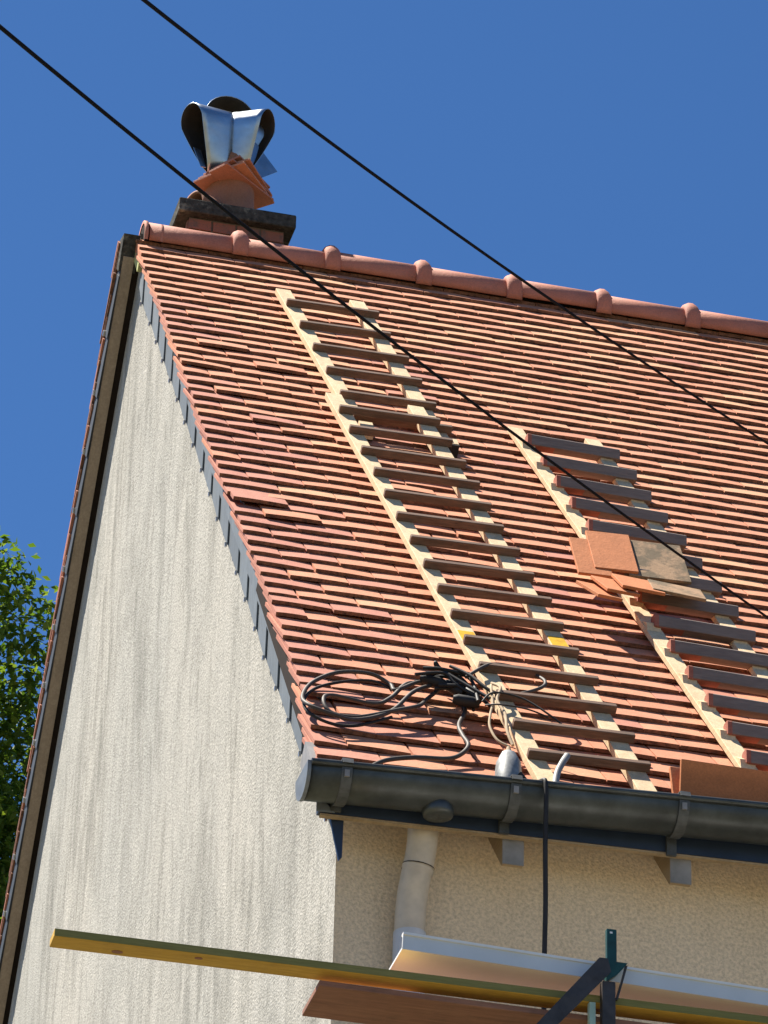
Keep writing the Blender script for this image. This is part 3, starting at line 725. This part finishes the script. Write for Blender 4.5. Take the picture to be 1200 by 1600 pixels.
# ------------------------------------------------------------ scaffold pieces at the bottom
mb = MB(); mb.box((0,0,0), (3.2,.082,.024))
bm_ = Matrix.Translation((-.871,-4.60,-5.489)) @ Matrix.Rotation(R(-1.0), 4, 'Z') @ Matrix.Rotation(R(.4), 4, 'Y')
beam = mb.build('scaffold_beam', m_beam, bevel=.002); beam.matrix_world = bm_
tag(beam, 'long yellow timber sticking out in front of the gable wall', 'beam')
for kx_, ky_, kr_ in ((.19,.055,.011), (.42,.03,.008), (1.6,.05,.010)):
    MB().prism([(kx_+kr_*1.5*math.cos(a_*R(30)), ky_+kr_*math.sin(a_*R(30)), -.0012) for a_ in range(12)], (0,0,.0016)).build('knot', m_plank, beam)
fp = MB().box((.001,-.0015,.001), (3.199,-.0003,.023)).build('shaded_side', m_beamf, beam)  # thin sheet that paints shade on the front of the beam
mb = MB(); mb.box((0,0,0), (2.9,.23,.018)); pl = mb.build('scaffold_plank', m_plank, bevel=.002)
pl.matrix_world = Matrix.Translation((-.099,-4.585,-5.534)) @ Matrix.Rotation(R(-1.2), 4, 'Z') @ Matrix.Rotation(R(1.0), 4, 'Y')
tag(pl, 'wide reddish brown plank under the yellow timber', 'plank')
pn = thing('white_panel', 'white folded metal panel laid level above the yellow timber', 'panel', (.142,-4.60,-5.395))
mb = MB(); mb.box((0,.003,-.0), (2.4,.190,.004)); mb.build('panel_sheet', m_white, pn)
mb = MB(); mb.box((0,0,-.0), (2.4,.003,.044)); mb.build('front_lip', m_lip, pn)
mb = MB(); mb.box((-.004,-.005,.044), (2.4,.016,.052)); mb.build('lip_edge', m_white, pn)
mb = MB(); mb.box((-.004,0,-.002), (-.0005,.19,.006)); mb.build('end_edge', m_white, pn)
mb = MB(); mb.box((-.004,-.002,-.002), (-.0005,.004,.044)); mb.build('lip_end', m_white, pn)
pn.rotation_euler = (0, R(2.35), R(-1.2))
bc = thing('scaffold_bracket', 'dark green steel scaffold bracket with a diagonal brace', 'bracket', (.75,-4.63,GZ))
def sb(mb, nm, mt, **kw):
    mb.v = [tuple(Vector(v)-bc.location) for v in mb.v]; return mb.build(nm, mt, bc, **kw)
o = MB().box((.738,-4.650,-5.415), (.768,-4.632,-5.272)); sb(o, 'guard_post', m_green, bevel=.002)
sb(MB().box((.747,-4.6505,-5.287), (.755,-4.6502,-5.281)), 'bolt_hole', m_white)
sb(MB().box((.722,-4.655,GZ), (.762,-4.628,-5.44)), 'upright', m_post, bevel=.002)
sb(MB().prism([(.735,-4.652,-5.44),(.768,-4.652,-5.415),(.800,-4.652,-5.375),(.735,-4.652,-5.375)], (0,.02,0)), 'gusset', m_green)
sb(MB().prism([(.766,-4.645,-5.49),(.772,-4.645,-5.49),(.802,-4.645,-5.38),(.796,-4.645,-5.38)], (0,.012,0)), 'strut', m_post)
sb(MB().prism([(.46,-4.668,-5.68),(.515,-4.668,-5.68),(.745,-4.668,-5.415),(.735,-4.668,-5.375),(.71,-4.668,-5.375)], (0,.012,0)), 'brace', m_post)
sb(MB().box((.688,-4.64,-5.80), (.706,-4.62,-5.505)), 'clamp', m_palegreen)

# ------------------------------------------------------------ overhead wires
def qfit(p0, p1, p2, t1):  # quadratic through t=0,t1,1
    p0, p1, p2 = map(Vector, (p0, p1, p2))
    c = ((p1-p0)-(p2-p0)*t1)/(t1*t1-t1); b = (p2-p0)-c; return lambda t: p0+b*t+c*t*t
w1 = qfit((-1.487,-8.863,-5.433), (.115,-5.922,-3.943), (1.555,-3.878,-3.051), .56)
w2 = qfit((-1.788,-9.102,-5.729), (.206,-5.614,-4.269), (1.579,-3.765,-3.656), .61)
for f_, lb in ((w1, 'upper black overhead wire crossing the sky right of the chimney'), (w2, 'lower black overhead wire crossing in front of the chimney and ladders')):
    pts = [f_(-1.5+4.0*i/60) for i in range(61)]
    tag(MB().tube(pts, .0042, 8).build('overhead_wire', m_wire), lb, 'wire', 'black overhead wires')

# ------------------------------------------------------------ tree behind the house
tree = thing('broadleaf_tree', 'leafy green tree behind the left side of the house', 'tree', (-.8, 9.8, GZ))
rnd = random.Random(8)
tk = MB(); tk.tube([(0,0,0),(.05,0,4),(.0,.1,8),(.1,0,11),(.2,.1,13)], .2, 12, radii=[.32,.26,.2,.13,.05])
tk.build('trunk', m_bark, tree)
clumps = []
for i in range(270):
    th_ = rnd.uniform(0, 2*math.pi); zz = rnd.uniform(-1, 1); rr = rnd.uniform(.45, 1)**.5
    q = math.sqrt(1-zz*zz)
    c = Vector((.55+2.1*rr*q*math.cos(th_), -.3+2.1*rr*q*math.sin(th_), 10.3+4.2*rr*zz)); clumps.append((c, rnd.uniform(.32,.6)))
clumps += [(Vector((1.35,-1.6,14.6)), .30), (Vector((1.05,-1.6,14.75)), .33), (Vector((1.6,-1.6,14.3)), .30), (Vector((1.8,-1.4,13.9)), .36), (Vector((.7,-1.4,14.5)), .4), (Vector((1.3,-1.4,13.9)), .45), (Vector((1.6,-1.3,13.4)), .45), (Vector((1.0,-1.4,13.6)), .5), (Vector((1.75,-1.3,12.8)), .45), (Vector((1.4,-1.4,12.3)), .5), (Vector((1.1,-1.4,12.9)), .5)]
for i in range(0, 60):
    c, r_ = clumps[i]; st = Vector((.1, .05, min(c.z-.6, 12.5)))
    if i < 28:
        md = st.lerp(c, .5)+Vector((0,0,.15)); tk2 = MB().tube(spline([st, md, c], 4), .03, 6, radii=[.06*(1-k/9.5) for k in range(9)]); tk2.build('branch', m_bark, tree)
lf = MB()
for c, r_ in clumps:
    for _ in range(int((1050 if c.x > .2 else 420)*(r_/.45)**2)):
        d_ = Vector((rnd.gauss(0,1), rnd.gauss(0,1), rnd.gauss(0,1))).normalized()*r_*rnd.uniform(.35,1.1)
        p = c+d_; L = rnd.uniform(.05,.09); w = L*rnd.uniform(.4,.6)
        a = Vector((rnd.gauss(0,1), rnd.gauss(0,1), rnd.gauss(-.3,.7))).normalized(); b = a.cross(Vector((rnd.gauss(0,.5), rnd.gauss(0,.5), 1))).normalized(); up = a.cross(b)
        lf.add([p, p+a*L*.5+b*w*.5-up*w*.15, p+a*L, p+a*L*.5-b*w*.5-up*w*.15], [(0,1,2),(0,2,3)])
for _ in range(9000):   # inner shade leaves
    th_ = rnd.uniform(0, 2*math.pi); zz = rnd.uniform(-1, 1); q = math.sqrt(1-zz*zz); rr = rnd.uniform(.1, .86)
    p = Vector((.55+1.9*rr*q*math.cos(th_), -.3+1.9*rr*q*math.sin(th_), 10.2+4.0*rr*zz)); L = rnd.uniform(.12,.2)
    a = Vector((rnd.gauss(0,1), rnd.gauss(0,.6), rnd.gauss(0,1))).normalized(); b = a.cross(Vector((rnd.gauss(0,.3), 1, rnd.gauss(0,.3)))).normalized()
    lf.add([p, p+a*L*.5+b*L*.3, p+a*L, p+a*L*.5-b*L*.3], [(0,1,2),(0,2,3)])
cr = lf.build('crown', m_leaf, tree); cr['kind'] = 'stuff'
